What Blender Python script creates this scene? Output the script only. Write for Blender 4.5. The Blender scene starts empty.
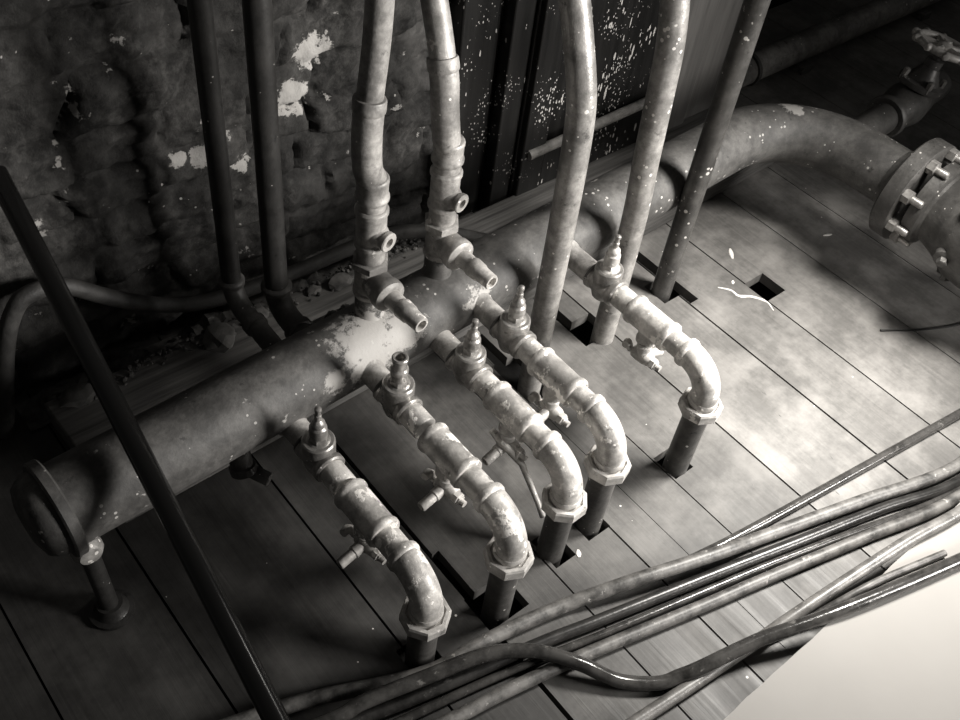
import bpy, bmesh, math, random
from mathutils import Vector, Matrix, noise
random.seed(7)
S = bpy.context.scene
COL = S.collection
V = Vector

# ------------------------------------------------------------------ helpers
def frame(d):
    d = V(d).normalized()
    a = V((0, 0, 1)) if abs(d.z) < .9 else V((1, 0, 0))
    u = d.cross(a).normalized()
    return d, u, d.cross(u).normalized()

def lathe(bm, p, d, prof, seg=24, rot=0., mat=None):
    """prof: (distance along d, radius) list; closed with caps when the radius is above zero"""
    p = V(p); d, u, v = frame(d)
    rings = []
    for s, r in prof:
        if r < 1e-6:
            rings.append([bm.verts.new(p + d * s)])
        else:
            rings.append([bm.verts.new(p + d * s + (u * math.cos(rot + 2 * math.pi * k / seg) + v * math.sin(rot + 2 * math.pi * k / seg)) * r) for k in range(seg)])
    for a, b in zip(rings, rings[1:]):
        if len(a) == 1 and len(b) == 1: continue
        for k in range(seg):
            k2 = (k + 1) % seg
            if len(a) == 1: bm.faces.new((a[0], b[k2], b[k]))
            elif len(b) == 1: bm.faces.new((a[k], a[k2], b[0]))
            else: bm.faces.new((a[k], a[k2], b[k2], b[k]))
    if len(rings[0]) > 1: bm.faces.new(rings[0][::-1])
    if len(rings[-1]) > 1: bm.faces.new(rings[-1])

def fillet(pts, R, n=8):
    pts = [V(p) for p in pts]
    out = [pts[0]]
    for a, b, c in zip(pts, pts[1:], pts[2:]):
        d1 = (a - b).normalized(); d2 = (c - b).normalized()
        ang = d1.angle(d2)
        if ang > math.pi - .01: out.append(b); continue
        t = min(R / math.tan(ang / 2), (a - b).length * .48 if len(pts) > 3 else (a - b).length, (c - b).length)
        r = t * math.tan(ang / 2)
        ctr = b + (d1 + d2).normalized() * (r / math.sin(ang / 2))
        s = b + d1 * t - ctr; e = b + d2 * t - ctr
        for k in range(n + 1):
            f = k / n; w = s.angle(e)
            out.append(ctr + (s * math.sin((1 - f) * w) + e * math.sin(f * w)) / math.sin(w))
    out.append(pts[-1])
    res = [out[0]]
    for q in out[1:]:
        if (q - res[-1]).length > 1e-4: res.append(q)
    return res

def smooth_path(pts, per=8):
    pts = [V(p) for p in pts]
    q = [pts[0] * 2 - pts[1]] + pts + [pts[-1] * 2 - pts[-2]]
    out = []
    for i in range(1, len(q) - 2):
        a, b, c, d = q[i - 1:i + 3]
        for k in range(per):
            t = k / per
            out.append(.5 * ((2 * b) + (c - a) * t + (2 * a - 5 * b + 4 * c - d) * t * t + (3 * b - a - 3 * c + d) * t ** 3))
    out.append(pts[-1])
    return out

def sweep(bm, pts, r, seg=20, cap=True):
    pts = [V(p) for p in pts]
    n = len(pts)
    rad = r if isinstance(r, (list, tuple)) else [r] * n
    t0 = (pts[1] - pts[0]).normalized()
    _, u, _ = frame(t0)
    rings = []
    prev = t0
    for i, p in enumerate(pts):
        t = (pts[min(i + 1, n - 1)] - pts[max(i - 1, 0)]).normalized()
        q = prev.rotation_difference(t)
        u = (q @ u); u = (u - t * u.dot(t)).normalized()
        v = t.cross(u); prev = t
        rings.append([bm.verts.new(p + (u * math.cos(2 * math.pi * k / seg) + v * math.sin(2 * math.pi * k / seg)) * rad[i]) for k in range(seg)])
    for a, b in zip(rings, rings[1:]):
        for k in range(seg):
            k2 = (k + 1) % seg
            bm.faces.new((a[k], a[k2], b[k2], b[k]))
    if cap:
        bm.faces.new(rings[0][::-1]); bm.faces.new(rings[-1])

def box(bm, x0, x1, y0, y1, z0, z1):
    vs = [bm.verts.new((x, y, z)) for z in (z0, z1) for y in (y0, y1) for x in (x0, x1)]
    fs = []
    for f in ((0, 2, 3, 1), (4, 5, 7, 6), (0, 1, 5, 4), (2, 6, 7, 3), (0, 4, 6, 2), (1, 3, 7, 5)):
        fs.append(bm.faces.new([vs[i] for i in f]))
    return fs

def torus(bm, p, d, R, r, seg=32, sec=8, arc=2 * math.pi):
    p = V(p); d, u, v = frame(d)
    n = seg if arc > 6.2 else seg + 1
    rings = []
    for k in range(n):
        a = arc * k / seg
        e = u * math.cos(a) + v * math.sin(a)
        rings.append([bm.verts.new(p + e * (R + r * math.cos(2 * math.pi * j / sec)) + d * r * math.sin(2 * math.pi * j / sec)) for j in range(sec)])
    for k in range(seg):
        a, b = rings[k], rings[(k + 1) % n]
        for j in range(sec):
            bm.faces.new((a[j], a[(j + 1) % sec], b[(j + 1) % sec], b[j]))

def link(name, bm, mat, parent=None, sharp=38, bevel=0, origin=None):
    bmesh.ops.recalc_face_normals(bm, faces=bm.faces)
    off = V((0, 0, 0))
    if parent is not None: off = V(parent['_w']) if '_w' in parent else V((0, 0, 0))
    loc = V(origin) if origin is not None else off
    bmesh.ops.translate(bm, verts=bm.verts, vec=-loc)
    for f in bm.faces: f.smooth = True
    for e in bm.edges:
        if len(e.link_faces) == 2 and e.calc_face_angle(0) > math.radians(sharp): e.smooth = False
    me = bpy.data.meshes.new(name); bm.to_mesh(me); bm.free()
    o = bpy.data.objects.new(name, me); COL.objects.link(o)
    o.location = loc - off
    o['_w'] = list(loc)
    if isinstance(mat, list):
        for m in mat: me.materials.append(m)
    else: me.materials.append(mat)
    if parent is not None: o.parent = parent
    if bevel:
        b = o.modifiers.new('bevel', 'BEVEL'); b.width = bevel; b.segments = 2; b.limit_method = 'ANGLE'; b.angle_limit = .7
    return o

def empty(name, loc):
    o = bpy.data.objects.new(name, None); COL.objects.link(o)
    o.location = loc; o['_w'] = list(loc); o.empty_display_size = .05
    return o

def tag(o, label, cat, group=None, kind=None):
    o['label'] = label; o['category'] = cat
    if group: o['group'] = group
    if kind: o['kind'] = kind
    return o

def struct(o):
    o['kind'] = 'structure'; return o

B = bmesh.new

# ------------------------------------------------------------------ materials
class NT:
    def __init__(s, name):
        s.m = bpy.data.materials.new(name); s.m.use_nodes = True
        s.t = s.m.node_tree; s.bsdf = s.t.nodes['Principled BSDF']
        s.pos = s.t.nodes.new('ShaderNodeNewGeometry').outputs['Position']
    def n(s, kind, **k):
        nd = s.t.nodes.new(kind)
        for a, b in k.items(): setattr(nd, a, b)
        return nd
    def l(s, a, b): s.t.links.new(a, b)
    def map(s, scale=(1, 1, 1), loc=(0, 0, 0)):
        m = s.n('ShaderNodeMapping'); m.inputs['Scale'].default_value = scale; m.inputs['Location'].default_value = loc
        s.l(s.pos, m.inputs['Vector']); return m.outputs[0]
    def noise(s, scale, detail=4, rough=.55, vec=None, dist=0):
        nd = s.n('ShaderNodeTexNoise'); nd.inputs['Scale'].default_value = scale; nd.inputs['Detail'].default_value = detail
        nd.inputs['Roughness'].default_value = rough; nd.inputs['Distortion'].default_value = dist
        s.l(vec or s.pos, nd.inputs['Vector']); return nd.outputs['Fac']
    def voro(s, scale, vec=None, out='Distance', rnd=1):
        nd = s.n('ShaderNodeTexVoronoi'); nd.inputs['Scale'].default_value = scale; nd.inputs['Randomness'].default_value = rnd
        s.l(vec or s.pos, nd.inputs['Vector']); return nd.outputs[out]
    def ramp(s, fac, a, b, lo=0, hi=1):
        nd = s.n('ShaderNodeMapRange'); nd.clamp = True
        s.l(fac, nd.inputs['Value'])
        for k, v in zip(('From Min', 'From Max', 'To Min', 'To Max'), (a, b, lo, hi)): nd.inputs[k].default_value = v
        return nd.outputs[0]
    def math(s, op, a, b):
        nd = s.n('ShaderNodeMath', operation=op)
        for i, x in enumerate((a, b)):
            if isinstance(x, (int, float)): nd.inputs[i].default_value = x
            else: s.l(x, nd.inputs[i])
        return nd.outputs[0]
    def mix(s, fac, a, b):
        nd = s.n('ShaderNodeMix', data_type='RGBA')
        for i, x in ((0, fac), (6, a), (7, b)):
            if isinstance(x, (int, float)): nd.inputs[i].default_value = x
            elif isinstance(x, tuple): nd.inputs[i].default_value = x
            else: s.l(x, nd.inputs[i])
        return nd.outputs[2]
    def dist(s, p):
        nd = s.n('ShaderNodeVectorMath', operation='DISTANCE'); s.l(s.pos, nd.inputs[0]); nd.inputs[1].default_value = p
        return nd.outputs['Value']
    def done(s, col, rough=.6, metal=0., bump=None, bstr=.3, bdist=.004, spec=.5):
        if isinstance(col, tuple): s.bsdf.inputs['Base Color'].default_value = col
        else: s.l(col, s.bsdf.inputs['Base Color'])
        if isinstance(rough, (int, float)): s.bsdf.inputs['Roughness'].default_value = rough
        else: s.l(rough, s.bsdf.inputs['Roughness'])
        s.bsdf.inputs['Metallic'].default_value = metal
        s.bsdf.inputs['Specular IOR Level'].default_value = spec
        if bump is not None:
            b = s.n('ShaderNodeBump'); b.inputs['Strength'].default_value = bstr; b.inputs['Distance'].default_value = bdist
            s.l(bump, b.inputs['Height']); s.l(b.outputs[0], s.bsdf.inputs['Normal'])
        return s.m

def G(v): return (v * 1.03, v * .995, v * .95, 1)

def pipe_mat(name, light, dark, white=.6, wthr=.66, speck=.05, rough=.55, metal=.15, patches=()):
    s = NT(name)
    m = s.ramp(s.noise(12, 7, .68), .38, .6)
    c = s.mix(m, G(dark), G(light))
    gr = s.ramp(s.noise(27, 6, .72, s.map(loc=(4, 8, 3))), .5, .66, 0, .6)
    c = s.mix(gr, c, G(dark * .55))
    fine = s.ramp(s.noise(75, 4, .7), .3, .7)
    c = s.mix(s.math('MULTIPLY', fine, .5), c, G(dark * .6))
    n2 = s.noise(24, 6, .62, s.map(loc=(3.1, 1.7, 2.2)))
    w = s.ramp(n2, wthr, wthr + .035)
    for (p, r) in patches:
        d = s.math('ADD', s.math('MULTIPLY', s.dist(p), 1. / r), s.math('MULTIPLY', s.math('SUBTRACT', s.noise(38, 6, .7), .5), 2.6))
        w = s.math('MAXIMUM', w, s.ramp(d, .95, .72))
    c = s.mix(w, c, G(white))
    rust = s.ramp(s.noise(34, 5, .65, s.map(loc=(9, 4, 1))), .64, .7, 0, .75)
    c = s.mix(rust, c, G(dark * .3))
    v = s.voro(62, s.map(loc=(.4, .2, .9)))
    sel = s.ramp(s.noise(17, 2, .5, s.map(loc=(5, 5, 5))), .5, .62, .02, speck * 3.4)
    sp = s.math('LESS_THAN', v, sel)
    c = s.mix(sp, c, G(white * 1.15))
    bump = s.math('ADD', s.noise(120, 4, .7), s.math('MULTIPLY', w, .8))
    return s.done(c, rough, metal, bump, .35, .0022)

M_head = pipe_mat('header_paint', .13, .05, .34, .67, .06, .62, .0,
                  patches=(((.70, .955, .335), .075), ((.62, .93, .30), .03), ((.77, .95, .32), .05),
                           ((1.98, 1.02, .345), .03), ((.95, .97, .30), .03)))
M_branch = pipe_mat('branch_paint', .82, .33, .92, .585, .06, .46, .2)
M_riser = pipe_mat('riser_paint', .54, .2, .70, .64, .05, .5, .2)
M_straight = pipe_mat('straight_pipe_paint', .12, .06, .5, .66, .08, .34, .3)
M_tall = pipe_mat('tall_pipe_paint', .46, .2, .68, .70, .07, .42, .25)
M_stub = pipe_mat('stub_iron', .13, .06, .5, .72, .05, .5, .2)
M_nut = pipe_mat('nut_paint', .68, .40, .9, .6, .03, .48, .15)
M_brass = pipe_mat('valve_metal', .48, .2, .8, .68, .03, .36, .45)
M_shiny = pipe_mat('bright_valve_metal', .58, .3, .8, .72, .03, .25, .55)
M_flange = pipe_mat('flange_iron', .12, .06, .5, .74, .04, .42, .25)
M_dark = pipe_mat('dark_pipe_paint', .035, .02, .4, .8, .03, .42, .1)
M_wheel = pipe_mat('wheel_paint', .5, .34, .6, .7, .02, .45, .1)
M_hose = pipe_mat('grey_conduit', .12, .05, .4, .75, .03, .5, .1)

def black_gloss():
    s = NT('black_pole_paint')
    sp = s.ramp(s.noise(30, 5, .7), .7, .74)
    c = s.mix(sp, G(.004), G(.06))
    return s.done(c, .2, 0, s.noise(60, 3), .05, .001, .9)
M_pole = black_gloss()

def cable_mat(name, light, dark, rough):
    s = NT(name)
    m = s.ramp(s.noise(26, 6, .7), .38, .6)
    c = s.mix(m, G(dark), G(light))
    sp = s.ramp(s.noise(55, 5, .7, s.map(loc=(2, 2, 7))), .62, .68)
    c = s.mix(sp, c, G(min(.6, light * 2.2)))
    return s.done(c, rough, 0, s.noise(90, 4, .7), .3, .0015)
M_cab_grey = cable_mat('dusty_cable_sheath', .15, .04, .45)
M_cab_black = cable_mat('black_cable_sheath', .03, .01, .28)
M_cab_gloss = cable_mat('glossy_conduit_sheath', .055, .022, .16)
M_cab_pale = cable_mat('pale_cable_sheath', .18, .08, .35)

def floor_mat():
    s = NT('floor_boards')
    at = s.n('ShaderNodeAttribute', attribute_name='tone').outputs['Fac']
    g = s.noise(1, 6, .6, s.map((90, 3.2, 20)), .4)
    g2 = s.noise(1, 4, .6, s.map((26, 1.3, 10), (4, 2, 0)), .8)
    c = s.mix(s.ramp(g, .32, .68), G(.19), G(.33))
    c = s.mix(s.ramp(g2, .35, .65, 0, .55), c, G(.27))
    st = s.ramp(s.noise(5.5, 7, .68), .38, .62)
    c = s.mix(s.math('MULTIPLY', st, .55), c, G(.11))
    gr = s.ramp(s.noise(48, 6, .75), .42, .66, 0, .5)
    c = s.mix(gr, c, G(.13))
    wr = s.ramp(s.noise(7, 5, .65, s.map(loc=(7, 3, 3))), .46, .66, 0, .6)
    c = s.mix(wr, c, G(.46))
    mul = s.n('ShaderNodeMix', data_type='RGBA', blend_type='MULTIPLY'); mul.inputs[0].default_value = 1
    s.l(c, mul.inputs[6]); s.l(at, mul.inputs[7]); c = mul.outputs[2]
    dk = s.ramp(s.noise(1, 3, .6, s.map((60, 14, 10), (1, 8, 2))), .71, .75, 0, .8)
    c = s.mix(dk, c, G(.03))
    v = s.voro(26); sel = s.ramp(s.noise(9, 2), .55, .7, .0, .085)
    c = s.mix(s.math('LESS_THAN', v, sel), c, G(.7))
    return s.done(c, s.ramp(g2, .3, .7, .42, .62), 0, g, .25, .003, .4)
M_floor = floor_mat()

def simple(name, a, b, scale, rough, bs=.5, bd=.004, det=6, vec=(1, 1, 1)):
    s = NT(name)
    n = s.noise(scale, det, .65, s.map(vec))
    return s.done(s.mix(s.ramp(n, .35, .65), G(a), G(b)), rough, 0, s.noise(scale * 3, 5, .7, s.map(vec)), bs, bd)
M_under = simple('earth_below', .012, .03, 14, .9)
M_baulk = simple('baulk_wood', .05, .15, 1, .65, .4, .004, 6, (3, 70, 70))
M_rubble = simple('rubble_stone', .04, .15, 22, .85)
M_gravel = simple('gravel_grit', .03, .13, 40, .8)
M_flake = simple('white_flake', .62, .8, 30, .7)
M_wallc = simple('dull_conduit', .02, .055, 22, .6)
M_wire = simple('black_wire', .015, .03, 30, .5)
M_post = simple('grey_board_paint', .09, .15, 1, .5, .3, .003, 5, (40, 40, 3))

def brick_mat():
    s = NT('old_brick_wall')
    n = s.noise(13, 6, .65)
    c = s.mix(s.ramp(n, .35, .68), G(.010), G(.062))
    c = s.mix(s.ramp(s.noise(48, 5, .7), .45, .75, 0, .6), c, G(.13))
    soot = s.ramp(s.noise(4.2, 4, .6, s.map(loc=(2, 0, 6))), .42, .6, 0, .6)
    c = s.mix(soot, c, G(.012))
    w = s.ramp(s.noise(15, 7, .66, s.map(loc=(6.3, 1, 2.7))), .645, .67)
    for (p, r) in (((.88, 1.47, .47), .05), ((.925, 1.47, .56), .045), ((.665, 1.47, .42), .028), ((.62, 1.47, .43), .02), ((.76, 1.47, .36), .03), ((.70, 1.47, .5), .03)):
        d = s.math('ADD', s.math('MULTIPLY', s.dist(p), 1. / r), s.math('MULTIPLY', s.math('SUBTRACT', s.noise(45, 6, .7), .5), 2.2))
        w = s.math('MAXIMUM', w, s.ramp(d, .9, .78))
    c = s.mix(w, c, G(.38))
    v = s.voro(30); sel = s.ramp(s.noise(8, 2), .5, .7, 0, .1)
    c = s.mix(s.math('LESS_THAN', v, sel), c, G(.38))
    return s.done(c, .8, 0, s.noise(60, 6, .75), .8, .006, .3)
M_brick = brick_mat()

def splash_mat():
    s = NT('black_splashed_wood')
    g = s.noise(1, 5, .6, s.map((40, 40, 3)))
    c = s.mix(s.ramp(g, .4, .65), G(.004), G(.013))
    for rot, sc, lo, hi, top, off in ((.85, (74, 50, 15), .5, .66, .26, 0), (1.0, (95, 60, 30), .46, .66, .27, 3.3), (.5, (150, 90, 90), .42, .62, .3, 7.1)):
        m = s.n('ShaderNodeMapping'); m.inputs['Rotation'].default_value = (0, rot, 0); m.inputs['Scale'].default_value = sc; m.inputs['Location'].default_value = (off, off, off)
        s.l(s.pos, m.inputs['Vector'])
        v = s.math('ADD', s.voro(1, m.outputs[0]), s.math('MULTIPLY', s.math('SUBTRACT', s.noise(60, 3), .5), .25))
        sel = s.ramp(s.noise(7, 3, .6, s.map(loc=(1.5 + off, 2, .3))), lo, hi, -.1, top)
        c = s.mix(s.math('LESS_THAN', v, sel), c, G(.5))
    w = s.ramp(s.noise(1, 6, .7, s.map((34, 34, 8))), .70, .73, 0, .7)
    c = s.mix(w, c, G(.32))
    return s.done(c, .38, 0, g, .25, .003)
M_splash = splash_mat()
M_rail = simple('worn_rail_wood', .09, .42, 18, .55)

def slab_mat():
    s = NT('white_painted_slab')
    c = s.mix(s.ramp(s.noise(3, 4), .3, .7), G(.27), G(.305))
    d = s.ramp(s.noise(46, 5, .7, s.map(loc=(1, 9, 4))), .70, .73)
    area = s.ramp(s.noise(6, 2), .42, .55)
    c = s.mix(s.math('MULTIPLY', d, area), c, G(.12))
    return s.done(c, .85, 0, s.noise(40, 4), .12, .002, .2)
M_slab = slab_mat()
M_black = simple('black_rear_paint', .004, .012, 8, .6)

# ------------------------------------------------------------------ setting: floor
gaps = [-.6, -.42, -.2, .011, .234, .518, .667, .833, .989, 1.072, 1.178, 1.367, 1.596, 1.77, 2.0, 2.21, 2.44, 2.66, 2.9, 3.15, 3.4, 3.65, 3.9, 4.2, 4.5]
gw = {.667: .009, .518: .0045, .234: .0045, .989: .004, 1.072: .0015, 1.367: .0045, 1.596: .005, 1.77: .004, .011: .004, .833: .0035, 1.178: .003}
holes = [(1.183, 1.237, .548, .612), (.66, .752, .515, .592), (.842, .893, .540, .612), (.934, .992, .547, .612), (.504, .562, .515, .585),
         (1.772, 1.84, .782, .856), (1.286, 1.37, .925, 1.0), (1.286, 1.312, .93, 1.12), (1.599, 1.628, .885, 1.17), (1.545, 1.628, .92, .99),
         (1.066, 1.14, .868, 1.0), (1.075, 1.112, .868, 1.09), (.667, .686, .59, .70)]
# short butt joints between boards
joints = {(.667): .38, }
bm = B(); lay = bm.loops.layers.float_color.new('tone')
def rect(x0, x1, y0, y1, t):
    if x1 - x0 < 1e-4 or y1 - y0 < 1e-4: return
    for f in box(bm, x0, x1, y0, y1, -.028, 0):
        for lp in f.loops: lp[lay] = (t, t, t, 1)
for x0, x1 in zip(gaps, gaps[1:]):
    a = x0 + gw.get(x0, .003) / 2; b = x1 - gw.get(x1, .003) / 2
    ytop = 1.50 if x0 < 1.9 else 1.74
    cuts = sorted(random.uniform(-.6, 1.6) for _ in range(1))
    hs = [h for h in holes if h[0] < b and h[1] > a]
    ys = sorted({-.75, ytop} | {h[2] for h in hs} | {h[3] for h in hs})
    t = random.uniform(.88, 1.12) * (.15 if x1 < .6 else .2 if x1 < .7 else .28 if x1 < .9 else .32 if x1 < 1.1 else .36 if x1 < 1.2 else .44 if x1 < 1.5 else .6 if x1 < 1.8 else .58 if x1 < 2.1 else .85)  # random board variation times left-to-right light falloff put into the colour
    for y0, y1 in zip(ys, ys[1:]):
        segs = [(a, b)]
        for h in hs:
            if h[2] < y1 - 1e-6 and h[3] > y0 + 1e-6:
                ns = []
                for p, q in segs:
                    if h[0] > p: ns.append((p, min(q, h[0])))
                    if h[1] < q: ns.append((max(p, h[1]), q))
                segs = ns
        for p, q in segs:
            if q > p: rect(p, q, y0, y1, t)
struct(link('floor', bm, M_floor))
bm = B(); box(bm, -.8, 4.7, -.9, 2.0, -.26, -.20); struct(link('ground', bm, M_under))

# ------------------------------------------------------------------ setting: old brick wall
def brick_h(x, z):
    zz = z + .034 * noise.noise((x * 3.2, z * 3, 1)) + .012 * noise.noise((x * 11, z * 11, 8))
    hc = .092; row = math.floor(zz / hc); fz = zz / hc - row
    bl = .21 + .05 * math.sin(row * 7.3)
    xx = x + .07 * noise.noise((x * 3, z * 5, 7)) + .015 * noise.noise((x * 13, z * 13, 3)) + (row * .61803 % 1) * bl
    colm = math.floor(xx / bl); fx = xx / bl - colm
    ex = min(fx, 1 - fx) * bl; ez = min(fz, 1 - fz) * hc
    e = min(ex, ez)
    joint = 1 - min(1, max(0, (e - .004) / .013))
    rnd = noise.cell((colm * 1.7 + .5, row * 2.3 + .5, 3.5))
    h = .012 * rnd - .015 * joint * joint * (.4 + abs(noise.noise((x * 6, z * 6, 12))) * 2)
    h += .013 * noise.fractal((x * 16, z * 16, 2), .7, 2, 6) + .016 * noise.noise((x * 5, z * 5, 4))
    return h
bm = B()
nx, nz = 262, 168; X0, X1, Z0, Z1 = -.62, 1.40, -.03, 1.26
grid = []
for j in range(nz):
    z = Z0 + (Z1 - Z0) * j / (nz - 1)
    grid.append([bm.verts.new((X0 + (X1 - X0) * i / (nx - 1), 1.475 - brick_h(X0 + (X1 - X0) * i / (nx - 1), z), z)) for i in range(nx)])
for j in range(nz - 1):
    for i in range(nx - 1):
        bm.faces.new((grid[j][i], grid[j][i + 1], grid[j + 1][i + 1], grid[j + 1][i]))
box(bm, X0, X1, 1.53, 1.62, Z0, Z1)
struct(link('wall_back', bm, M_brick, sharp=80))
bm = B(); box(bm, 2.2, 4.7, 1.75, 1.85, -.05, 1.6); struct(link('wall_rear', bm, M_black))

# black splashed door with its frame
d = struct(empty('door_1', (1.45, 1.4, 0)))
bm = B(); box(bm, 1.27, 1.385, 1.435, 1.62, -.0, 1.3); link('jamb', bm, M_splash, d, bevel=.005)
bm = B(); box(bm, 1.385, 1.448, 1.40, 1.62, 0, 1.3); link('stop_board', bm, M_splash, d, bevel=.004)
bm = B(); box(bm, 1.448, 1.955, 1.392, 1.62, 0, 1.3); link('panel', bm, M_splash, d, bevel=.004)
bm = B(); box(bm, 1.452, 1.53, 1.375, 1.394, 0, 1.3); link('stile', bm, M_splash, d, bevel=.004)
bm = B(); box(bm, 1.53, 1.95, 1.378, 1.394, 0, .165); link('bottom_board', bm, M_splash, d, bevel=.003)
bm = B()
lathe(bm, (1.47, 1.374, .176), (1, 0, .03), [(0, .0135), (.482, .0135)], 10)
link('rail', bm, M_rail, d)
t = struct(empty('trim_1', (2.1, 1.4, 0)))
bm = B(); box(bm, 1.957, 2.085, 1.372, 1.60, 0, 1.3); link('board', bm, M_post, t, bevel=.004)
bm = B(); box(bm, 2.088, 2.30, 1.385, 1.60, 0, 1.3); link('board', bm, M_post, t, bevel=.004)

# timber baulk under the header pipe
bm = B()
fs = box(bm, .50, 2.55, 0, .335, 0, .055)
bmesh.ops.rotate(bm, verts=bm.verts, cent=(0, 0, 0), matrix=Matrix.Rotation(math.atan(.03), 3, 'Z'))
bmesh.ops.translate(bm, verts=bm.verts, vec=(-.25, 1.065, .0005))
for v in bm.verts:
    if v.co.y > 1.25: v.co.y = 1.385
tag(link('timber_baulk', bm, M_baulk, bevel=.004, origin=(1, 1.2, 0)), 'long flat timber baulk on the floor under the big horizontal pipe', 'timber')

# ------------------------------------------------------------------ header pipe
def hy(x): return .99 + .055 * (x - .3)
HZ = .275; HR = .0705
hd = V((1, .055, 0)).normalized()
head = empty('header_pipe', (1.1, 1.03, 0))
tag(head, 'thick horizontal main pipe along the wall, bending at right to a bolted flange', 'pipe')
path = [(.120, hy(.115), HZ), (2.07, hy(2.07) - .015, HZ), (2.07, .70, HZ)]
pts = fillet(path, .235, 18)
bm = B(); sweep(bm, pts, HR, 48)
link('pipe_body', bm, M_head, head)
bm = B(); lathe(bm, (.088, hy(.088), HZ), hd, [(0, .0), (.001, .035), (.008, .058), (.02, .067), (.03, .0705), (.04, .071), (.042, .066)], 40)
link('end_cap', bm, M_head, head)
bm = B(); lathe(bm, (.127, hy(.127), HZ), hd, [(0, .07), (0, .080), (.003, .083), (.017, .083), (.020, .080), (.020, .07)], 40)
link('collar', bm, M_head, head)
# drain leg below the capped end
bm = B(); sweep(bm, fillet([(.152, .99, .20), (.152, .935, .20), (.156, .935, .0)], .03, 8), .0155, 18)
dl = link('drain_leg', bm, M_dark, head)
bm = B(); lathe(bm, (.152, .962, .2), (0, -1, 0), [(0, .02), (0, .0235), (.012, .0235), (.02, .026), (.03, .025), (.04, .018), (.044, 0)], 20)
link('elbow', bm, M_tall, dl)
bm = B(); lathe(bm, (.156, .935, .0), (0, 0, 1), [(0, .038), (.008, .038), (.010, .03), (.018, .024), (.03, .022)], 24)
link('floor_flange', bm, M_dark, dl)
# plugged drain boss on the underside
bm = B(); lathe(bm, (.44, .985, .225), (0, -.35, -1), [(0, .02), (.06, .02), (.062, .024), (.075, .024), (.077, .014)], 24)
bs = link('drain_boss', bm, M_flange, head)
bm = B(); lathe(bm, (.452, .955, .150), (.5, -.8, -.2), [(0, .0145), (.034, .0145), (.036, .012)], 6)
link('hex_plug', bm, M_flange, bs)
# flange at the far end
fy = .705
bm = B(); lathe(bm, (2.07, fy + .045, HZ), (0, -1, 0), [(0, .071), (.022, .079), (.026, .09), (.03, .122), (.034, .126), (.072, .126), (.075, .12), (.075, .06)], 48)
link('flange', bm, M_flange, head, sharp=30)

# next fitting bolted to it
fit = empty('bolted_valve_body', (2.07, .5, 0))
tag(fit, 'big dark iron valve body bolted to the end flange at the right edge', 'valve')
bm = B(); lathe(bm, (2.07, fy - .052, HZ), (0, -1, 0), [(0, .06), (0, .10), (.03, .10), (.034, .09), (.04, .086)], 40)
link('mating_flange', bm, M_flange, fit, sharp=30)
bm = B(); lathe(bm, (2.07, fy - .085, HZ), (0, -1, 0), [(0, .084), (.02, .088), (.05, .098), (.10, .122), (.15, .126), (.20, .11), (.23, .075), (.50, .072)], 40)
lathe(bm, (2.07, fy - .50, .0005), (0, 0, 1), [(0, .08), (.015, .08), (.02, .05), (.20, .05)], 32)
link('body', bm, M_flange, fit)
for k in range(8):
    a = math.radians(22.5 + 45 * k)
    p = V((2.07 + .107 * math.cos(a), fy - .03, HZ + .107 * math.sin(a)))
    bm = B()
    lathe(bm, p, (0, -1, 0), [(0, .017), (.018, .017), (.02, .014)], 6, a)
    lathe(bm, p, (0, -1, 0), [(0, .009), (.045, .009), (.048, .007)], 12)
    link('bolt', bm, M_brass, fit)
for k in range(6):
    a = math.radians(60 * k + 15)
    p = V((2.07 + .106 * math.cos(a), fy - .175 + .0, HZ + .106 * math.sin(a)))
    bm = B(); lathe(bm, p, V((math.cos(a), -.4, math.sin(a))), [(0, .022), (.014, .022), (.018, .017), (.02, .0)], 16)
    lathe(bm, p, V((math.cos(a), -.4, math.sin(a))), [(.012, .012), (.032, .012), (.034, .009)], 6)
    link('cover_bolt', bm, M_flange, fit)

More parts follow.
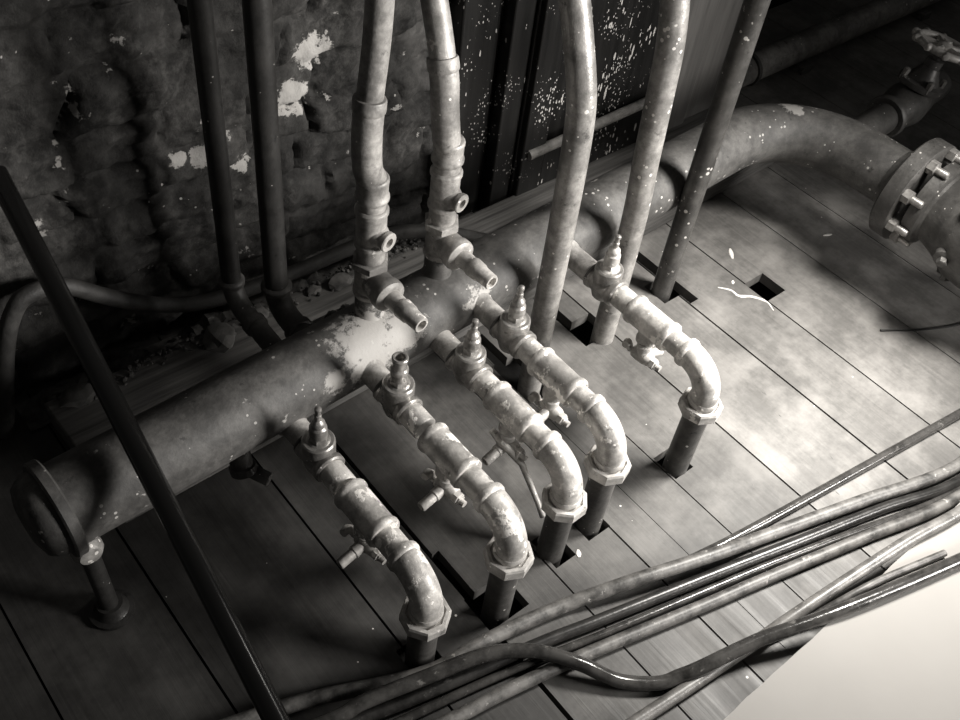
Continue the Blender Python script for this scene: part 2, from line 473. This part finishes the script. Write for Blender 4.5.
# ------------------------------------------------------------------ valved branches
def branch(x, dz, dy, label, stem_kind='closed', lever=False, spout=-1, coneleg=False):
    Z = .27 + dz; Y0 = .577 + dy
    r = empty('valved_branch_pipe', (x, Y0, 0))
    tag(r, label, 'pipe', 'branch pipes with valves off the main pipe')
    ym = hy(x) - math.sqrt(max(0, HR ** 2 - (Z - HZ) ** 2)) + .004
    # inlet pipe
    bm = B(); lathe(bm, (x, ym, Z), (0, -1, 0), [(0, .030), (.006, .0262), (.014, .0238), (ym - .885, .0238)], 28)
    link('inlet_pipe', bm, M_riser, r)
    # valve
    yv = .862
    bm = B()
    lathe(bm, (x, yv + .036, Z), (0, -1, 0), [(0, .027), (.001, .0285), (.009, .0285), (.011, .026), (.02, .0265), (.036, .0285), (.055, .026), (.058, .0275), (.061, .0295), (.071, .0295), (.074, .027), (.075, .02)], 28)
    lathe(bm, (x, yv, Z - .034), (0, 0, 1), [(0, .016), (.006, .023), (.02, .027), (.040, .0285), (.072, .029), (.0765, .0285), (.079, .026), (.0792, .022)], 32)
    m1 = M_shiny if stem_kind == 'open' else M_brass
    vb = link('valve_body', bm, m1, r)
    zt = Z + .045
    bm = B()
    lathe(bm, (x, yv, zt - .001), (0, 0, 1), [(0, .022), (.002, .0195), (.004, .015)], 24)
    lathe(bm, (x, yv, zt + .002), (0, 0, 1), [(0, .0165), (.007, .0165), (.009, .0148)], 6, .3)
    if stem_kind == 'open':
        lathe(bm, (x, yv, zt + .01), (0, 0, 1), [(0, .0135), (.014, .0135), (.016, .0155), (.023, .0165), (.028, .0158), (.031, .0125), (.044, .0125), (.048, .0145), (.054, .0145), (.056, .0125), (.056, .0095), (.040, .0095), (.04, 0)], 28)
        link('packing_nut', bm, M_shiny, vb)
    else:
        lathe(bm, (x, yv, zt + .01), (0, 0, 1), [(0, .0135), (.006, .0135), (.008, .0158), (.024, .015), (.028, .0115), (.031, .0122), (.036, .0118), (.040, .0085), (.043, .006)], 28)
        pk = link('packing_nut', bm, M_brass if stem_kind != 'pale' else M_nut, vb)
        bm = B(); lathe(bm, (x, yv, zt + .052), (.05, .02, 1), [(0, .0062), (.012, .0062), (.013, .0048), (.019, .0048), (.022, .0062), (.027, .0058), (.029, .003)], 12)
        link('stem', bm, M_brass, vb)
    # gland tab
    bm = B(); torus(bm, (x - .0, yv + .033, Z + .006), (0, 1, .15), .026, .0028, 28, 8, 4.4); link('gasket', bm, M_stub, vb)
    # nipple, tee, nipple
    bm = B(); lathe(bm, (x, yv - .038, Z), (0, -1, 0), [(0, .0235), (.04, .0235), (.042, .022)], 24); link('nipple', bm, M_branch, r)
    y1 = .787 + dy * .6
    bm = B(); lathe(bm, (x, y1, Z), (0, -1, 0), [(0, .0245), (.001, .0295), (.004, .0312), (.011, .0312), (.014, .0292), (.018, .0285), (.086, .0285), (.090, .0295), (.093, .0312), (.100, .0312), (.103, .029), (.104, .0245)], 32)
    lathe(bm, (x, y1 - .052, Z - .018), (0, 0, -1), [(0, .021), (.018, .020), (.024, .0215), (.030, .0215), (.032, .012)], 24)
    tee = link('tee', bm, M_branch, r)
    ye = Y0 + .068
    bm = B(); lathe(bm, (x, y1 - .1, Z), (0, -1, 0), [(0, .0235), (y1 - .1 - ye + .004, .0235)], 24); link('nipple', bm, M_branch, r)
    # elbow
    bm = B()
    arc = [V((x, ye, Z)), V((x, ye - .006, Z))]
    R = .062
    for k in range(15):
        a = math.pi / 2 * k / 14
        arc.append(V((x, ye - .006 - R * math.sin(a), Z - R + R * math.cos(a))))
    arc.append(V((x, Y0, Z - R - .012)))
    sweep(bm, arc, [.0262, .0262] + [.0268] * 15 + [.0258], 28)
    lathe(bm, (x, ye + .006, Z), (0, -1, 0), [(0, .024), (.001, .0288), (.004, .030), (.011, .030), (.014, .0285), (.016, .026)], 28)
    link('elbow', bm, M_branch, r)
    # union
    zn = Z - .078
    bm = B(); lathe(bm, (x, Y0, zn + .012), (0, 0, -1), [(0, .0255), (.0, .0275), (.003, .029), (.008, .029), (.010, .026), (.018, .0255)], 28); link('union_collar', bm, M_nut, r)
    bm = B(); lathe(bm, (x, Y0, zn - .028), (0, 0, 1), [(0, .031), (.003, .039), (.006, .0425), (.024, .0425), (.028, .040), (.0285, .034), (.024, .031)], 8, .2 + x * 3); link('union_nut', bm, M_nut, r, sharp=25)
    bm = B(); lathe(bm, (x, Y0, zn - .026), (0, 0, -1), [(0, .0255), (.30, .0255)], 24); link('stub_pipe', bm, M_stub, r)
    # drain cock under the tee
    yc = y1 - .052; zc = Z - .05
    ck = None
    bm = B(); lathe(bm, (x, yc, zc + .004), (0, 0, -1), [(0, .0125), (.014, .0125), (.016, .0155), (.026, .0155), (.028, .011), (.040, .011)], 16)
    lathe(bm, (x, yc + .022, zc - .044), (.12, -1, 0), [(0, .010), (.003, .0135), (.016, .0155), (.03, .0155), (.042, .0135), (.046, .0115)], 18)
    ck = link('drain_cock', bm, M_nut, r)
    bm = B(); lathe(bm, (x + spout * .010, yc, zc - .044), (spout, -.12, -.12), [(0, .0115), (.016, .0115), (.018, .0095), (.046, .0095), (.048, .008), (.048, .006), (.030, .006), (.03, 0)], 16)
    link('spout', bm, M_nut, ck)
    bm = B(); lathe(bm, (x + .004, yc - .024, zc - .044), (.12, -1, 0), [(0, .0125), (.010, .0125), (.011, .010), (.014, .0095)], 6)
    lathe(bm, (x + .004, yc - .036, zc - .044), (.12, -1, 0), [(0, .0062), (.012, .0062)], 10)
    link('plug', bm, M_nut, ck)
    bm = B()
    if lever:
        sweep(bm, [(x - .012, yc + .030, zc - .028), (x - .016, yc - .0, zc - .026), (x + .002, yc - .045, zc - .060), (x + .006, yc - .10, zc - .125), (x + .006, yc - .118, zc - .146)], [.007, .008, .0065, .0055, .0065], 12)
    else:
        sweep(bm, [(x - .004, yc + .026, zc - .046), (x - .009, yc + .030, zc - .030), (x - .018, yc + .028, zc - .018), (x - .030, yc + .024, zc - .016)], [.007, .008, .0085, .0075], 12)
    link('lever', bm, M_nut, ck)
    return r
branch(.533, -.034, -.023, 'nearest branch pipe to the capped left end of the main, white blotched elbow and nut')
branch(.696, .004, -.034, 'second branch pipe from the left with a bright open-topped ring on its valve', 'open')
branch(.859, -.015, .0, 'third branch pipe from the left, a long lever hanging off its drain cock', 'closed', True)
branch(.962, .012, .002, 'fourth branch pipe from the left, close beside the one with the long lever')
branch(1.207, .017, -.005, 'rightmost branch pipe standing apart with pale sunlit elbow and white topped valve', 'pale', False, .6)

# ------------------------------------------------------------------ risers standing on the header
def riser(x, y, path, label, up_r):
    r = empty('riser_pipe', (x, y, HZ))
    tag(r, label, 'pipe', 'risers standing on the main pipe')
    z0 = HZ + math.sqrt(HR ** 2 - (y - hy(x)) ** 2) - .006
    bm = B(); lathe(bm, (x, y, z0), (0, 0, 1), [(0, .030), (.006, .0275), (.014, .026), (.065, .026)], 28); link('stub_pipe', bm, M_head, r)
    # branch tee with tapered outlet toward the room
    zc = .424
    bm = B()
    lathe(bm, (x, y, zc - .036), (0, 0, 1), [(0, .024), (.001, .0285), (.005, .030), (.011, .030), (.014, .027), (.062, .027), (.066, .028)], 28)
    lathe(bm, (x, y - .014, zc), (0, -1, 0), [(0, .0275), (.026, .028), (.030, .0305), (.041, .031), (.046, .0295), (.049, .025), (.051, .018)], 28)
    link('outlet_tee', bm, M_riser, r)
    bm = B(); lathe(bm, (x, y - .062, zc), (0.05, -1, -.0), [(0, .0175), (.020, .0165), (.027, .0155), (.028, .0175), (.031, .0185), (.050, .0175), (.054, .0155), (.080, .0145), (.082, .0135), (.082, .010), (.05, .010), (.05, 0)], 24)
    nz = link('open_nozzle', bm, M_branch, r)
    bm = B(); lathe(bm, (x, y, zc + .028), (0, 0, 1), [(0, .028), (.003, .034), (.015, .034), (.017, .031), (.018, .026)], 6, .4); link('lock_nut', bm, M_riser, r, sharp=25)
    # upper tee with small port
    zu = .528
    bm = B(); lathe(bm, (x, y, zc + .043), (0, 0, 1), [(0, .0245), (.030, .0245), (.032, .026), (.034, .0285), (.040, .0285), (.043, .0258), (.09, .0258), (.101, .0258), (.103, .0285), (.109, .0285), (.112, .026), (.113, .024)], 28)
    lathe(bm, (x, y, zu), (.22, -1, -.05), [(0, .021), (.019, .021), (.026, .017), (.030, .0155), (.032, .0175), (.039, .018), (.041, .0165), (.041, .0085), (.025, .0085), (.025, 0)], 24)
    link('gauge_tee', bm, M_riser, r)
    zk = zc + .155
    bm = B(); lathe(bm, (x, y, zk), (0, 0, 1), [(0, .0235), (.022, .0235)], 28); link('nipple', bm, M_riser, r)
    bm = B(); lathe(bm, (x, y, zk + .016), (0, 0, 1), [(0, .024), (.001, .027), (.004, .0285), (.009, .0285), (.012, .0262), (.034, .0262), (.037, .0272), (.042, .0272), (.045, .0255), (.046, .024)], 28); link('coupling', bm, M_riser, r)
    pts = smooth_path([(x, y, zk + .055)] + path, 6)
    k = [i for i, p in enumerate(pts) if p.z < .785][-1]
    bm = B(); sweep(bm, pts[:k + 1], .0238, 28)
    lathe(bm, pts[k] - (pts[k] - pts[k - 1]).normalized() * .014, pts[k] - pts[k - 1], [(0, .0238), (.003, .0258), (.007, .0262), (.02, .0258), (.023, .0245), (.024, .02)], 28)
    link('bend', bm, M_riser, r)
    bm = B(); sweep(bm, pts[k:], up_r, 28); link('upper_pipe', bm, M_riser, r)
    return r
riser(.741, 1.015, [(.731, 1.015, .66), (.728, 1.015, .72), (.735, 1.018, .79), (.748, 1.02, .92), (.757, 1.025, 1.2)],
      'left riser pipe rising from the main, stacked couplings and an open nozzle above white patch', .0205)
riser(.907, 1.03, [(.901, 1.03, .64), (.896, 1.036, .70), (.897, 1.048, .762), (.90, 1.088, .862), (.90, 1.21, 1.16)],
      'right riser pipe on the main, its top leaning back beside the black door', .0215)

# ------------------------------------------------------------------ tall pipes in front of the header
tall = [([(1.106, .915, -.15), (1.104, .915, .2), (1.103, .917, .45), (1.10, .920, .62), (1.10, .930, .71), (1.10, .957, .79), (1.10, .99, .87), (1.10, 1.08, 1.08), (1.1, 1.13, 1.2)], .0255,
         'curved tall pipe crossing the main left of the rightmost valve, leaning back at the top'),
        ([(1.338, .925, -.15), (1.338, .927, .3), (1.332, .935, .5), (1.33, .942, .64), (1.333, .95, .72), (1.333, .966, .808), (1.333, 1.01, .98), (1.333, 1.06, 1.2)], .0258,
         'curved tall pipe directly behind the rightmost valve with a white flaked upper side'),
        ([(1.569, .955, -.15), (1.569, .955, 1.2)], .0245, 'straight dark tall pipe dropping into a floor slot near the small square hole')]
for p, r, lb in tall:
    bm = B(); sweep(bm, smooth_path(p, 8) if len(p) > 2 else p, r, 28)
    tag(link('tall_pipe', bm, M_straight if len(p) == 2 else M_tall, origin=(p[0][0], p[0][1], 0)), lb, 'pipe', 'tall pipes in front of the main')

# dark drop pipes against the brick wall
def drop(x, y, r, zc, label, elb):
    o = empty('drop_pipe', (x, y, 0)); tag(o, label, 'pipe', 'dark drop pipes by the brick wall')
    bm = B(); sweep(bm, [(x, y, zc), (x, y, 1.2)], r, 24); link('pipe_body', bm, M_dark, o)
    bm = B(); lathe(bm, (x, y, zc - .012), (0, 0, 1), [(0, r * 1.1), (.001, r * 1.25), (.004, r * 1.35), (.012, r * 1.35), (.015, r * 1.2), (.017, r)], 28); link('collar', bm, M_hose, o)
    bm = B(); sweep(bm, fillet([(x, y, zc), (x, y, elb), (x, hy(x) + .06, elb - .01)], .05, 8), r * 1.08, 24)
    lathe(bm, (x, y - .07, elb - .004), (0, -1, -.03), [(0, r * 1.1), (.001, r * 1.3), (.016, r * 1.3), (.018, r * 1.1)], 24)
    link('elbow', bm, M_hose, o)
    return o
drop(.601, 1.262, .0183, .295, 'thinner dark pipe dropping against the brick wall to an elbow behind the main', .245)
o = drop(.688, 1.25, .0225, .245, 'thicker dark pipe dropping against the brick wall beside the thinner one', .19)
for k in range(2):
    bm = B(); lathe(bm, (.75 + .032 * k, 1.16, .185), (.2, -.3, 1), [(0, .013), (.02, .013), (.024, .008), (.03, .007)], 6); link('clamp_nut', bm, M_flange, o)
bm = B(); box(bm, .70, .80, 1.14, 1.18, .168, .186); link('clamp_plate', bm, M_flange, o, bevel=.003)

# conduit along the wall foot
ps = [(.16, 1.40, .0), (.215, 1.42, .19), (.255, 1.42, .278), (.294, 1.42, .298), (.347, 1.42, .284), (.413, 1.42, .223), (.484, 1.42, .165), (.566, 1.415, .122), (.66, 1.41, .10), (.83, 1.41, .086), (.99, 1.40, .095), (1.10, 1.37, .105), (1.19, 1.31, .10), (1.27, 1.22, .10), (1.34, 1.14, .12)]
bm = B(); sweep(bm, smooth_path(ps, 6), .0165, 16)
tag(link('wall_conduit', bm, M_wallc, origin=(.7, 1.42, 0)), 'bent grey conduit humped along the foot of the brick wall behind the main pipe', 'conduit')

# rear pipe on the floor at the right
rp = empty('rear_pipe', (2.9, 1.45, 0)); tag(rp, 'dusty horizontal pipe low on the dark floor behind the main, top right', 'pipe')
bm = B(); lathe(bm, (2.31, 1.455, .068), (1, 0, 0), [(0, .045), (2.2, .045)], 28); link('pipe_body', bm, M_tall, rp)
bm = B(); lathe(bm, (2.455, 1.455, .068), (1, 0, 0), [(0, .045), (.001, .052), (.014, .052), (.016, .045)], 28); link('collar', bm, M_hose, rp)
for xx in (2.7, 3.4):
    bm = B(); box(bm, xx, xx + .05, 1.40, 1.51, 0, .026); link('chock', bm, M_baulk, rp, bevel=.003)

# handwheel valve behind the far bend
hv = empty('handwheel_valve', (2.4, .95, 0)); tag(hv, 'small valve with a pale notched handwheel behind the bend of the main pipe', 'valve')
A0 = V((2.10, .90, .285)); A1 = V((2.36, .915, .29)); 
ax = (A1 - A0).normalized()
bm = B(); sweep(bm, [A0, A0 + ax * .16], .040, 24); link('inlet_pipe', bm, M_flange, hv)
bm = B(); lathe(bm, A0 + ax * .145, ax, [(0, .04), (.001, .052), (.005, .055), (.017, .055), (.02, .05)], 28); link('collar', bm, M_hose, hv)
bm = B(); lathe(bm, A0 + ax * .16, ax, [(0, .042), (.04, .05), (.09, .058), (.14, .05), (.18, .042), (.25, .042)], 28)
C0 = A0 + ax * .27
up = V((.22, -.05, 1)).normalized()
lathe(bm, C0, up, [(0, .045), (.042, .047), (.047, .060), (.060, .060), (.064, .045), (.085, .03), (.10, .024)], 28)
link('body', bm, M_flange, hv)
bm = B(); lathe(bm, C0 + up * .09, up, [(0, .022), (.03, .022), (.032, .011), (.07, .011)], 16); st = link('stem', bm, M_hose, hv)
for k in range(4):
    a = math.radians(45 + 90 * k); _, u, v = frame(up)
    bm = B(); lathe(bm, C0 + up * .05 + (u * math.cos(a) + v * math.sin(a)) * .052, up, [(0, .009), (.028, .009), (.03, .006)], 6); link('bonnet_bolt', bm, M_brass, hv)
W = C0 + up * .155
bm = B()
torus(bm, W, up, .070, .009, 40, 10)
_, u, v = frame(up)
for k in range(5):
    a = 2 * math.pi * k / 5 + .4; e = u * math.cos(a) + v * math.sin(a)
    sweep(bm, [W + e * .012, W + e * .064], [.008, .0065], 8)
for k in range(10):
    a = 2 * math.pi * k / 10 + .2; e = u * math.cos(a) + v * math.sin(a)
    lathe(bm, W + e * .072, e, [(0, .010), (.010, .010), (.015, .0075), (.018, 0)], 10)
lathe(bm, W - up * .012, up, [(0, .018), (.02, .02), (.026, .012), (.03, .011)], 16)
wh = link('handwheel', bm, M_wheel, hv)

# ------------------------------------------------------------------ leaning pole
P0 = V((.165, -.12, .017)); 
Pa = V((.238, .53, .24)); Pb = V((.297, 1.435, .552))
dd = (Pb - Pa).normalized()
P0 = Pa - dd * ((Pa.z - .02) / dd.z)
bm = B(); sweep(bm, [P0, Pb], .0175, 24)
tag(link('pole', bm, M_pole, origin=P0), 'long glossy black pole leaning across the left end of the main against the wall', 'pole')

# ------------------------------------------------------------------ white slab
bm = B()
outline = []
rr = random.Random(3)
for k in range(60):
    xx = .55 + 2.1 * k / 59
    outline.append((xx, .148 + rr.uniform(-.0012, .0012)))
outline += [(2.65, -.7), (.55, -.7)]
top = [bm.verts.new((x, y, .06)) for x, y in outline]; bot = [bm.verts.new((x, y, .0005)) for x, y in outline]
bm.faces.new(top); bm.faces.new(bot[::-1])
for k in range(len(top)):
    k2 = (k + 1) % len(top); bm.faces.new((top[k], bot[k], bot[k2], top[k2]))
tag(link('white_slab', bm, M_slab, origin=(1.6, -.2, 0)), 'low bright white painted slab filling the bottom right corner', 'slab')

# ------------------------------------------------------------------ cables
def cable(name, pts, r, mat, label, cat='cable', seg=14):
    bm = B(); sweep(bm, smooth_path(pts, 8), r, seg)
    tag(link(name, bm, mat, origin=(pts[len(pts) // 2][0], pts[len(pts) // 2][1], 0)), label, cat, 'cables lying across the floor')
z1 = .0135
cable('cable', [(.16, .652, z1), (.325, .600, z1), (.45, .545, z1), (.53, .515, z1), (.60, .506, z1), (.671, .497, z1), (.786, .473, z1), (.858, .449, .024), (.94, .420, .0345), (1.018, .395, .0345), (1.12, .366, .03), (1.204, .349, .016), (1.446, .282, z1), (1.711, .210, z1), (1.95, .235, z1)], .0132, M_cab_grey,
      'thick dusty grey cable nearest the pipe stubs, passing just below the octagonal nuts')
cable('cable', [(.2, .578, .0115), (.367, .527, .0115), (.451, .502, .0115), (.53, .483, .0115), (.595, .468, .0115), (.712, .443, .0115), (.828, .412, .0115), (.996, .369, .0115), (1.11, .3395, .0115), (1.27, .297, .0115), (1.471, .245, .0115), (1.689, .184, .0115), (1.95, .205, .0115)], .0112, M_cab_black,
      'black cable lying second, right below the thick dusty grey one')
cable('cable', [(.3, .505, .0085), (.45, .476, .0085), (.626, .439, .0085), (.811, .390, .0085), (1.024, .338, .0085), (1.16, .305, .0085), (1.299, .268, .0085), (1.663, .172, .0085), (1.95, .18, .0085)], .0078, M_cab_gloss,
      'thin glossy cable squeezed between the black cable and the mottled one below it')
cable('cable', [(.28, .482, .0125), (.483, .434, .0125), (.597, .414, .0125), (.718, .389, .0125), (.798, .370, .0125), (1.007, .317, .0125), (1.145, .284, .0125), (1.379, .225, .0125), (1.631, .165, .0125), (1.95, .162, .0125)], .012, M_cab_grey,
      'mottled grey cable, lowest of the close bundle crossing the middle of the floor')
cable('cable', [(.16, .585, .042), (.341, .537, .040), (.396, .531, .040), (.5, .505, .040), (.59, .482, .040), (.64, .460, .040), (.69, .422, .039), (.733, .366, .034), (.774, .308, .016), (.828, .264, .0135), (.865, .250, .018), (.898, .2365, .031), (1.016, .2046, .048), (1.1, .172, .062), (1.207, .1364, .0735), (1.444, .0735, .0735), (1.8, -.01, .0735)], .0128, M_cab_gloss,
      'glossy dark conduit snaking in an S over the bundle onto the white slab', 'conduit')
cable('cable', [(.62, .253, .0125), (.746, .241, .0125), (.86, .228, .0125), (.94, .2195, .0135), (1.03, .209, .020), (1.146, .1945, .040), (1.393, .161, .069), (1.544, .1353, .0725), (1.85, .10, .0725)], .012, M_cab_pale,
      'thick cable crossing under the glossy S conduit and along the upper slab edge')
cable('cable', [(1.05, .200, .0072), (1.12, .184, .018), (1.19, .164, .052), (1.245, .150, .0685), (1.30, .138, .0675), (1.438, .101, .0672)], .0068, M_cab_grey,
      'short thin grey cable ending on the white slab between two thicker cables')
cable('metal_conduit', [(.985, .411, .0102), (1.09, .392, .0102), (1.203, .374, .0102), (1.515, .333, .0102), (1.84, .291, .0102), (2.15, .252, .0102)], .0098, M_cab_gloss,
      'thin straight dark rod converging with the cables from the right edge', 'rod')

# loose wire, flakes, stones
bm = B(); sweep(bm, smooth_path([(1.925, .556, .0035), (1.96, .535, .003), (2.02, .496, .004), (2.12, .452, .003), (2.3, .40, .003)], 6), .0028, 8)
tag(link('wire', bm, M_wire, origin=(2.0, .5, 0)), 'thin black wire lying on the boards at the right edge', 'wire')
def flake(name, pts, w, label, cat='paint flake', h=.0016):
    bm = B()
    pts = [V((p[0], p[1], 0)) for p in smooth_path([(a, b, 0) for a, b in pts], 5)]
    L = []; n = len(pts)
    for i, p in enumerate(pts):
        t = (pts[min(i + 1, n - 1)] - pts[max(0, i - 1)]).normalized(); s = V((-t.y, t.x, 0))
        ww = w * (.25 + .75 * math.sin(math.pi * (i + .4) / (n - .2))) * rr.uniform(.8, 1.15)
        L.append([bm.verts.new(p + s * ww * f + V((0, 0, z))) for f, z in ((1, .0004), (.75, h), (-.75, h), (-1, .0004))])
    for a, b in zip(L, L[1:]):
        for k in range(4):
            bm.faces.new((a[k], a[(k + 1) % 4], b[(k + 1) % 4], b[k]))
    bm.faces.new(L[0]); bm.faces.new(L[-1][::-1])
    c = pts[n // 2]
    tag(link(name, bm, M_flake, origin=(c.x, c.y, 0)), label, cat, 'white flakes on the floor boards')
flake('paint_flake', [(1.755, .752), (1.765, .782), (1.748, .815), (1.722, .835), (1.72, .86), (1.70, .885)], .0042, 'long curled white paint flake beside the small square floor hole')
flake('paint_flake', [(1.815, .935), (1.84, .965)], .0065, 'small oval white chip on the boards above the square floor hole')
flake('paint_flake', [(1.742, .872), (1.752, .880)], .004, 'tiny white crumb left of the square floor hole')
flake('paint_flake', [(.893, .532), (.903, .545)], .005, 'white chip on the boards by the third stub pipe')
flake('paint_flake', [(2.10, .86), (2.125, .85)], .004, 'white speck of paint under the bend of the main pipe')

rs = random.Random(11)
def stone(x, y, z, s, label):
    bm = B(); bmesh.ops.create_icosphere(bm, subdivisions=2, radius=1)
    sd = rs.uniform(0, 50); sx, sy, sz = s * rs.uniform(.8, 1.3), s * rs.uniform(.7, 1.1), s * rs.uniform(.5, .8)
    for v in bm.verts:
        k = 1 + .45 * noise.noise(v.co * 1.3 + V((sd, 0, 0)))
        v.co = V((v.co.x * sx, v.co.y * sy, max(-.35, v.co.z) * sz)) * k
    mz = min(v.co.z for v in bm.verts)
    bmesh.ops.translate(bm, verts=bm.verts, vec=(x, y, z - mz))
    tag(link('stone', bm, M_rubble, sharp=25, origin=(x, y, z)), label, 'stone', 'broken stones along the wall foot')
stone(.60, 1.345, .055, .032, 'flat broken stone on the timber under the thinner drop pipe')
stone(.90, 1.35, .055, .026, 'upright stone chip at the wall foot right of the thicker drop pipe')
stone(.84, 1.36, .055, .018, 'small stone between the drop pipes and the left riser')
stone(.36, 1.43, .001, .035, 'dark stone on the floor by the leaning pole at the wall')
stone(.30, 1.36, .055, .030, 'dark stone on the timber end left of the pole')
stone(.70, 1.365, .055, .026, 'rough stone lying between the two drop pipes')
# grit strip
bm = B()
for _ in range(700):
    x = rs.uniform(.25, 1.2); y = rs.gauss(1.395, .028); s = rs.uniform(.002, .0075)
    if y > 1.44 or y < 1.33: continue
    z = .0565 if y < 1.385 else .001
    if y >= 1.385: z = .012
    m = Matrix.Translation((x, y, z + s * .4)) @ Matrix.Rotation(rs.uniform(0, 6), 4, V((rs.random(), rs.random(), 1))) @ Matrix.Diagonal((s, s * rs.uniform(.6, 1), s * rs.uniform(.5, .9), 1))
    bmesh.ops.create_icosphere(bm, subdivisions=1, radius=1, matrix=m)
g = []
for i in range(90):
    row = []
    for j in range(6):
        x = .2 + 1.05 * i / 89; y = 1.372 + .085 * j / 5
        row.append(bm.verts.new((x, y, .004 + .05 * max(0, .35 + noise.fractal((x * 12, y * 12, 3), .8, 2, 4)) * math.sin(math.pi * (j + .6) / 6.2))))
    g.append(row)
for i in range(89):
    for j in range(5): bm.faces.new((g[i][j], g[i + 1][j], g[i + 1][j + 1], g[i][j + 1]))
tag(link('grit', bm, M_gravel, sharp=40, origin=(.7, 1.4, 0)), 'loose grit and mortar crumbs heaped along the foot of the brick wall', 'rubble', None, 'stuff')

# ------------------------------------------------------------------ light
w = bpy.data.worlds.new('World'); S.world = w; w.use_nodes = True
w.node_tree.nodes['Background'].inputs[0].default_value = (1, .97, .92, 1)
w.node_tree.nodes['Background'].inputs[1].default_value = .03
def aim(o, p, q):
    o.location = p; o.rotation_euler = (V(q) - V(p)).to_track_quat('-Z', 'Y').to_euler()
L = bpy.data.lights.new('work_lamp', 'AREA'); L.shape = 'DISK'; L.size = .4; L.energy = 14.5; L.spread = math.radians(72); L.color = (1, .965, .91)
o = bpy.data.objects.new('work_lamp', L); COL.objects.link(o); aim(o, (1.90, .30, 1.36), (1.44, .47, 0))
L = bpy.data.lights.new('fill_light', 'AREA'); L.shape = 'RECTANGLE'; L.size = .8; L.size_y = .9; L.energy = 24; L.spread = math.radians(60); L.color = (1, .97, .93)  # unseen fill added to brighten the risers and left branches
o = bpy.data.objects.new('fill_light', L); COL.objects.link(o); aim(o, (2.5, -1.5, 1.35), (.95, 1.0, .72))

# ------------------------------------------------------------------ camera
R = ((.769428, -.415405, .485460), (-.630735, -.615338, .472565), (.102499, -.670370, -.734916))
import numpy as np
f = 983.
vz = np.array([-137, 896, f]); vy = np.array([-1312, -1280, f]); D = vz / np.linalg.norm(vz)
Yv = vy - D * (vy @ D); Yv /= np.linalg.norm(Yv); Zv = -D; Xv = np.cross(Yv, Zv)
M = np.stack([Xv, Yv, Zv])
cam = bpy.data.cameras.new('camera'); cam.lens = 36 * f / 960; cam.sensor_width = 36; cam.clip_start = .02
co = bpy.data.objects.new('camera', cam); COL.objects.link(co)
mw = Matrix.Identity(4)
for i in range(3):
    mw[i][0] = M[i][0]; mw[i][1] = -M[i][1]; mw[i][2] = -M[i][2]
mw[2][3] = 1.6
co.matrix_world = mw
S.camera = co
for o in bpy.data.objects:
    if '_w' in o: del o['_w']
vs = S.view_settings
vs.view_transform = 'Standard'; vs.look = 'None'; vs.exposure = 0; vs.gamma = 1; vs.use_curve_mapping = False
